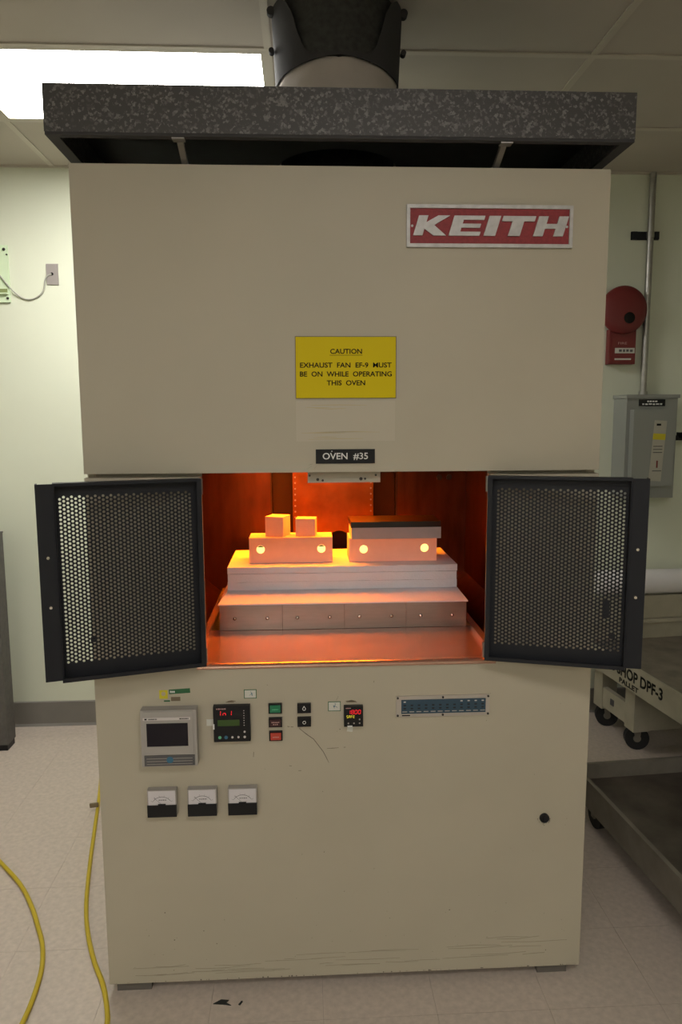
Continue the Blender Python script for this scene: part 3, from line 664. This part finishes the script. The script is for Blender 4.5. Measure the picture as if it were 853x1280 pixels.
# ================================================================== back wall, right
t = thing('fire_alarm_gong', (1.49, WY, 2.09), 'round red fire alarm gong on the green wall', 'alarm')
bm = nb(); lathe(bm, [(.117, -.045), (.1175, -.052), (.112, -.060), (.085, -.068), (.045, -.073), (.02, -.075)], (1.487, WY, 2.098), n=48); fin('gong', bm, redalarm, t, smooth=.7)
bm = nb(); lathe(bm, [(.105, -.0445), (.113, -.046)], (1.487, WY, 2.098), n=40); fin('gong_rim', bm, redalarm, t, smooth=.7)
bm = nb(); lathe(bm, [(.06, 0), (.06, -.0445)], (1.487, WY, 2.098), n=24); fin('mounting_box', bm, redalarm, t)
bm = nb(); lathe(bm, [(.027, -.070), (.027, -.0765), (.015, -.080)], (1.507, WY, 2.058), n=20); fin('hub', bm, ink, t, smooth=.7)
t = thing('alarm_box', (1.495, WY, 1.83), 'small red alarm box with white label under the gong', 'alarm box')
B('box_body', (1.424, 1.5585, WY-.042, WY, 1.835, 2.005), redalarm, t, bevel=.004)
B('front_plate', (1.436, 1.553, WY-.046, WY-.042, 1.842, 1.97), redalarm, t, bevel=.002)
B('label_strip', (1.452, 1.552, WY-.0475, WY-.046, 1.888, 1.914), paperm, t); marks(4, .07, .014, 1.507, WY-.0475, 1.901, dgreyp, t)
B('label_strip', (1.452, 1.535, WY-.0475, WY-.046, 1.855, 1.863), paperm, t); text('lettering', 'FIRE', .045, .011, 1.49, WY-.046, 1.937, txt_pink, t)
t = thing('conduit', (1.617, WY-.02, 1.68), 'vertical metal conduit running from the ceiling to the switch box', 'conduit')
bm = nb(); cyl(bm, (1.617, WY-.022, 1.69), (1.617, WY-.022, H), .0155, n=18); fin('pipe', bm, conduit_m, t, smooth=.8)
bm = nb(); cyl(bm, (1.617, WY-.022, 1.6815), (1.617, WY-.022, 1.70), .021, n=18); fin('connector', bm, conduit_m, t, smooth=.8)
B('strut', (1.527, 1.667, WY-.006, WY, 2.442, 2.482), black_metal, t); 
for a in (1.53, 1.642): B('strut_clip', (a, a+.022, WY-.018, WY-.006, 2.444, 2.480), black_metal, t, bevel=.002)
bm = nb(); lathe(bm, [(.018, 2.448), (.0185, 2.462), (.018, 2.476)], (1.617, WY-.022, 0), 'z', 18); fin('clamp', bm, conduit_m, t, smooth=.8)
t = thing('disconnect_switch', (1.605, WY, 1.165), 'grey electrical disconnect switch box on the green wall', 'switch box')
B('enclosure', (1.478, 1.732, 1.70, WY, 1.172, 1.672), boxgrey, t, bevel=.004)
B('rain_hood', (1.472, 1.740, 1.692, WY, 1.664, 1.681), boxgrey, t, bevel=.003)
B('raised_cover', (1.496, 1.700, 1.655, 1.70, 1.235, 1.608), boxgrey, t, bevel=.022, seg=4, smooth=.6)
lb = B('tag_plate', (1.537, 1.668, 1.697, 1.70, 1.625, 1.6575), signblack, t); marks(4, .05, .008, 1.603, 1.697, 1.648, white, lb); marks(6, .10, .008, 1.603, 1.697, 1.6345, white, lb)
LR = Matrix.Translation((1.62, 0, 1.4)) @ Matrix.Rotation(.06, 4, 'Y') @ Matrix.Translation((-1.62, 0, -1.4))
ls = B('warning_label', (1.590, 1.652, 1.6540, 1.655, 1.26, 1.555), labelm, t, M=LR)
B('yellow_band', (1.590, 1.652, 1.6535, 1.6540, 1.462, 1.492), stickyel, ls, M=LR); B('print_block', (1.610, 1.632, 1.6535, 1.6540, 1.53, 1.54), ink, ls)
for z in (1.43, 1.415, 1.40, 1.31): B('print_block', (1.598, 1.644, 1.6535, 1.6540, z-.002, z+.002), dgreyp, ls)
B('warning_mark', (1.617, 1.625, 1.6535, 1.6540, 1.325, 1.36), redalarm, ls)
bm = nb(); box(bm, 1.732, 1.80, 1.735, 1.755, 1.455, 1.480); box(bm, 1.765, 1.80, 1.68, 1.76, 1.470, 1.495); fin('handle', bm, blackp, t, bevel=.004)
# ================================================================== cart by the wall
ct = thing('utility_cart', (1.75, 1.3, 0), 'beige steel cart stencilled SHOP DPF-3 beside the right wall area', 'cart')
CM = Matrix.Translation((1.337, 1.608, 0)) @ Matrix.Rotation(math.radians(6.9), 4, 'Z')
def cb(name, b, m_, parent=ct, bevel=.003): return B(name, b, m_, parent, bevel=bevel, M=CM)
cb('deck', (.012, .72, -1.18, .108, .430, .444), deckm)
sk = cb('side_skirt', (0, .012, -1.19, .12, .33, .452), cartm); cb('side_skirt', (.72, .732, -1.19, .12, .33, .452), cartm)
cb('end_skirt', (.012, .72, -1.19, -1.18, .33, .452), cartm); cb('end_skirt', (.012, .72, .108, .12, .33, .452), cartm)
cb('back_upstand', (.03, .72, .075, .104, .444, .555), cartm); cb('upstand_rail', (.02, .725, .045, .106, .533, .549), cartm); cb('back_box', (.03, .72, .068, .104, .552, .668), cartm)
for y0 in (-.245, .045):
    cb('corner_post', (.045, .125, y0-.04, y0+.04, .112, .33), cartm, bevel=.012)
cb('lower_rail', (.05, .075, -.205, .005, .125, .225), cartm); cb('front_panel', (.125, .70, -.27, -.255, .108, .33), cartm)
bm = nb(); box(bm, .046, .051, -.10, -.07, .165, .195, CM); fin('rail_plate', bm, dgreyp, ct)
def caster(x, y, r, wd, parent, M, top, swivel=0):
    M = M @ Matrix.Translation((x, y, 0)) @ Matrix.Rotation(swivel, 4, 'Z'); x = y = 0
    bm = nb(); p = M @ Vector((x, y, r)); d = (M.to_3x3() @ Vector((1, 0, 0)))
    cyl(bm, p-d*wd/2, p+d*wd/2, r, n=24); wh = fin('caster_wheel', bm, rubber, parent, bevel=.005, smooth=.7)
    bm = nb(); cyl(bm, p-d*(wd/2+.003), p+d*(wd/2+.003), r*.32, n=14); fin('hub', bm, hubm, wh, smooth=.7)
    bm = nb()
    for s in (-1, 1):
        xx = x+s*(wd/2+.006); vs = [(xx, y-.018, top), (xx, y+.018, top), (xx, y+.010, r-.01), (xx, y-.010, r-.01)]
        a = [bm.verts.new(M @ (Vector(v)+Vector((-.0015, 0, 0)))) for v in vs]; b = [bm.verts.new(M @ (Vector(v)+Vector((.0015, 0, 0)))) for v in vs]
        bm.faces.new(a); bm.faces.new(b[::-1])
        for k in range(4): bm.faces.new((a[k], b[k], b[(k+1) % 4], a[(k+1) % 4]))
    box(bm, x-wd/2-.006, x+wd/2+.006, y-.018, y+.018, top-.003, top, M); fin('fork', bm, hubm, wh)
for x, y in ((.105, -.215), (.105, .06), (.62, -.215), (.62, .06)): caster(x, y, .056, .036, ct, CM, .112, 1.25)
SIDE = Matrix(((0, 0, -1, 0), (-1, 0, 0, 0), (0, 1, 0, 0), (0, 0, 0, 1)))    # text reads towards -y on a face that looks to -x
for body, wd, ht, y, z in (('C SHOP DPF-3', .43, .054, -.345, .402), ('PALLET', .16, .024, -.30, .352)):
    bm = text_bm(body, wd, ht, True, .0006, bold=.03); bmesh.ops.transform(bm, matrix=CM @ Matrix.Translation((0, y, z)) @ SIDE, verts=bm.verts); fin('lettering', bm, ink, sk)
bm = nb(); lathe(bm, [(.055, 0), (.060, .01), (.062, .3), (.061, .60), (.055, .61)], (0, 0, 0), 'x', 28)
bmesh.ops.transform(bm, matrix=Matrix.Translation((1.36, 1.715, .741)) @ Matrix.Rotation(.085, 4, 'Z') @ Matrix.Rotation(.012, 4, 'Y'), verts=bm.verts)
tag(fin('paper_roll', bm, rollm, smooth=.7), 'thick white roll lying on the back of the beige cart', 'roll')
# ================================================================== low platform dolly
dl = thing('platform_dolly', (1.35, .25, 0), 'low brown steel platform dolly with raised rim on the floor right of the furnace', 'dolly')
DM = Matrix.Translation((.952, .872, 0)) @ Matrix.Rotation(math.radians(4.6), 4, 'Z')
def db(name, b, m_, bevel=.002): return B(name, b, m_, dl, bevel=bevel, M=DM)
db('deck', (.016, .74, -1.15, -.016, .128, .138), dollydeck)
db('side_rim', (0, .016, -1.166, 0, .092, .200), dollym); db('side_rim', (.74, .756, -1.166, 0, .092, .200), dollym)
db('end_rim', (.016, .74, -.016, 0, .092, .200), dollym); db('end_rim', (.016, .74, -1.166, -1.15, .092, .200), dollym)
for x, y in ((.055, -.13), (.055, -1.03), (.70, -.13), (.70, -1.03)): caster(x, y, .052, .034, dl, DM, .127)
# ================================================================== left side
t = thing('steel_panel_stand', (-1.7, 1.61, 0), 'dark grey steel panel end standing on the floor at the left edge', 'panel')
B('panel', (-1.97, -1.537, 1.56, 1.655, .03, 1.045), partm, t, bevel=.005); B('top_cap', (-1.972, -1.535, 1.558, 1.657, 1.045, 1.052), partm, t, bevel=.002)
B('shoe', (-1.965, -1.541, 1.565, 1.65, 0, .03), blackp, t)
t = thing('wall_bracket', (-1.56, WY, 2.13), 'pale green painted mounting bracket on the wall at the left edge', 'bracket')
B('plate', (-1.68, -1.505, WY-.012, WY, 2.133, 2.398), greenbr, t, bevel=.002); B('lower_lip', (-1.68, -1.512, WY-.030, WY-.012, 2.170, 2.176), greenbr, t); B('slot', (-1.68, -1.515, WY-.0135, WY-.012, 2.176, 2.196), olive, t)
for x, z, r in ((-1.520, 2.378, .007), (-1.508, 2.354, .004), (-1.515, 2.152, .006)): bm = nb(); cyl(bm, (x, WY-.016, z), (x, WY-.012, z), r, n=12); fin('screw', bm, darkscrew, t)
t = thing('wall_plate', (-1.302, WY, 2.216), 'small grey metal jack plate on the wall beside the furnace', 'wall plate')
B('plate', (-1.330, -1.274, WY-.006, WY, 2.217, 2.314), platem, t, bevel=.002); bm = nb(); cyl(bm, (-1.303, WY-.008, 2.267), (-1.303, WY-.006, 2.267), .007, n=12); fin('jack', bm, ink, t)
for z in (2.302, 2.229): bm = nb(); cyl(bm, (-1.302, WY-.007, z), (-1.302, WY-.006, z), .003, n=8); fin('screw', bm, platem, t)
bm = nb(); tube(bm, [(-1.304, WY-.010, 2.266), (-1.322, WY-.012, 2.258), (-1.336, WY-.010, 2.235), (-1.343, WY-.008, 2.20), (-1.365, WY-.007, 2.168), (-1.41, WY-.007, 2.148), (-1.455, WY-.008, 2.158), (-1.50, WY-.018, 2.20), (-1.545, WY-.018, 2.257), (-1.58, WY-.018, 2.29)], .0035, 8)
tag(fin('phone_cable', bm, cablem, smooth=1.2), 'thin grey cable drooping between the jack plate and the green bracket', 'cable')
HR = .0070
bm = nb(); tube(bm, [(-1.03, 1.30, HR), (-.985, 1.10, HR), (-.935, .85, HR), (-.885, .60, HR), (-.835, .38, HR), (-.790, .24, HR), (-.738, .12, HR), (-.690, .03, HR), (-.655, -.06, HR), (-.640, -.13, HR), (-.640, -.25, HR)], HR, 12)
h1 = tag(fin('air_hose', bm, hosem, smooth=1.2), 'yellow hose running along the floor close to the furnace side', 'hose', 'yellow hoses on the floor')
bm = nb(); box(bm, -.034, .0, -.004, .004, .0172, .034, Matrix.Translation((-.955, .985, 0)) @ Matrix.Rotation(-.1, 4, 'Y')); fin('hose_tag', bm, tagm, h1)
bm = nb(); tube(bm, [(-1.45, .86, HR), (-1.33, .76, HR), (-1.205, .63, HR), (-1.09, .50, HR), (-1.01, .38, HR), (-.955, .28, HR), (-.915, .20, HR), (-.885, .11, HR), (-.870, .01, HR), (-.866, -.09, HR), (-.875, -.22, HR)], HR, 12)
tag(fin('air_hose', bm, hosem, smooth=1.2), 'yellow hose curving in from the left edge across the floor', 'hose', 'yellow hoses on the floor')
bm = nb(); prism(bm, [(-.372, -.052), (-.352, -.038), (-.330, -.041), (-.336, -.050), (-.322, -.060), (-.345, -.055)], 0, .002, Matrix(((1,0,0,0),(0,0,1,0),(0,1,0,0),(0,0,0,1))))
tag(fin('paint_chip', bm, chipm), 'larger black chip lying on the floor before the furnace', 'debris')
bm = nb(); prism(bm, [(-.303, -.058), (-.296, -.046), (-.292, -.048), (-.298, -.060)], 0, .002, Matrix(((1,0,0,0),(0,0,1,0),(0,1,0,0),(0,0,0,1))))
tag(fin('paint_chip', bm, chipm), 'smaller black chip lying right of the larger one on the floor', 'debris')
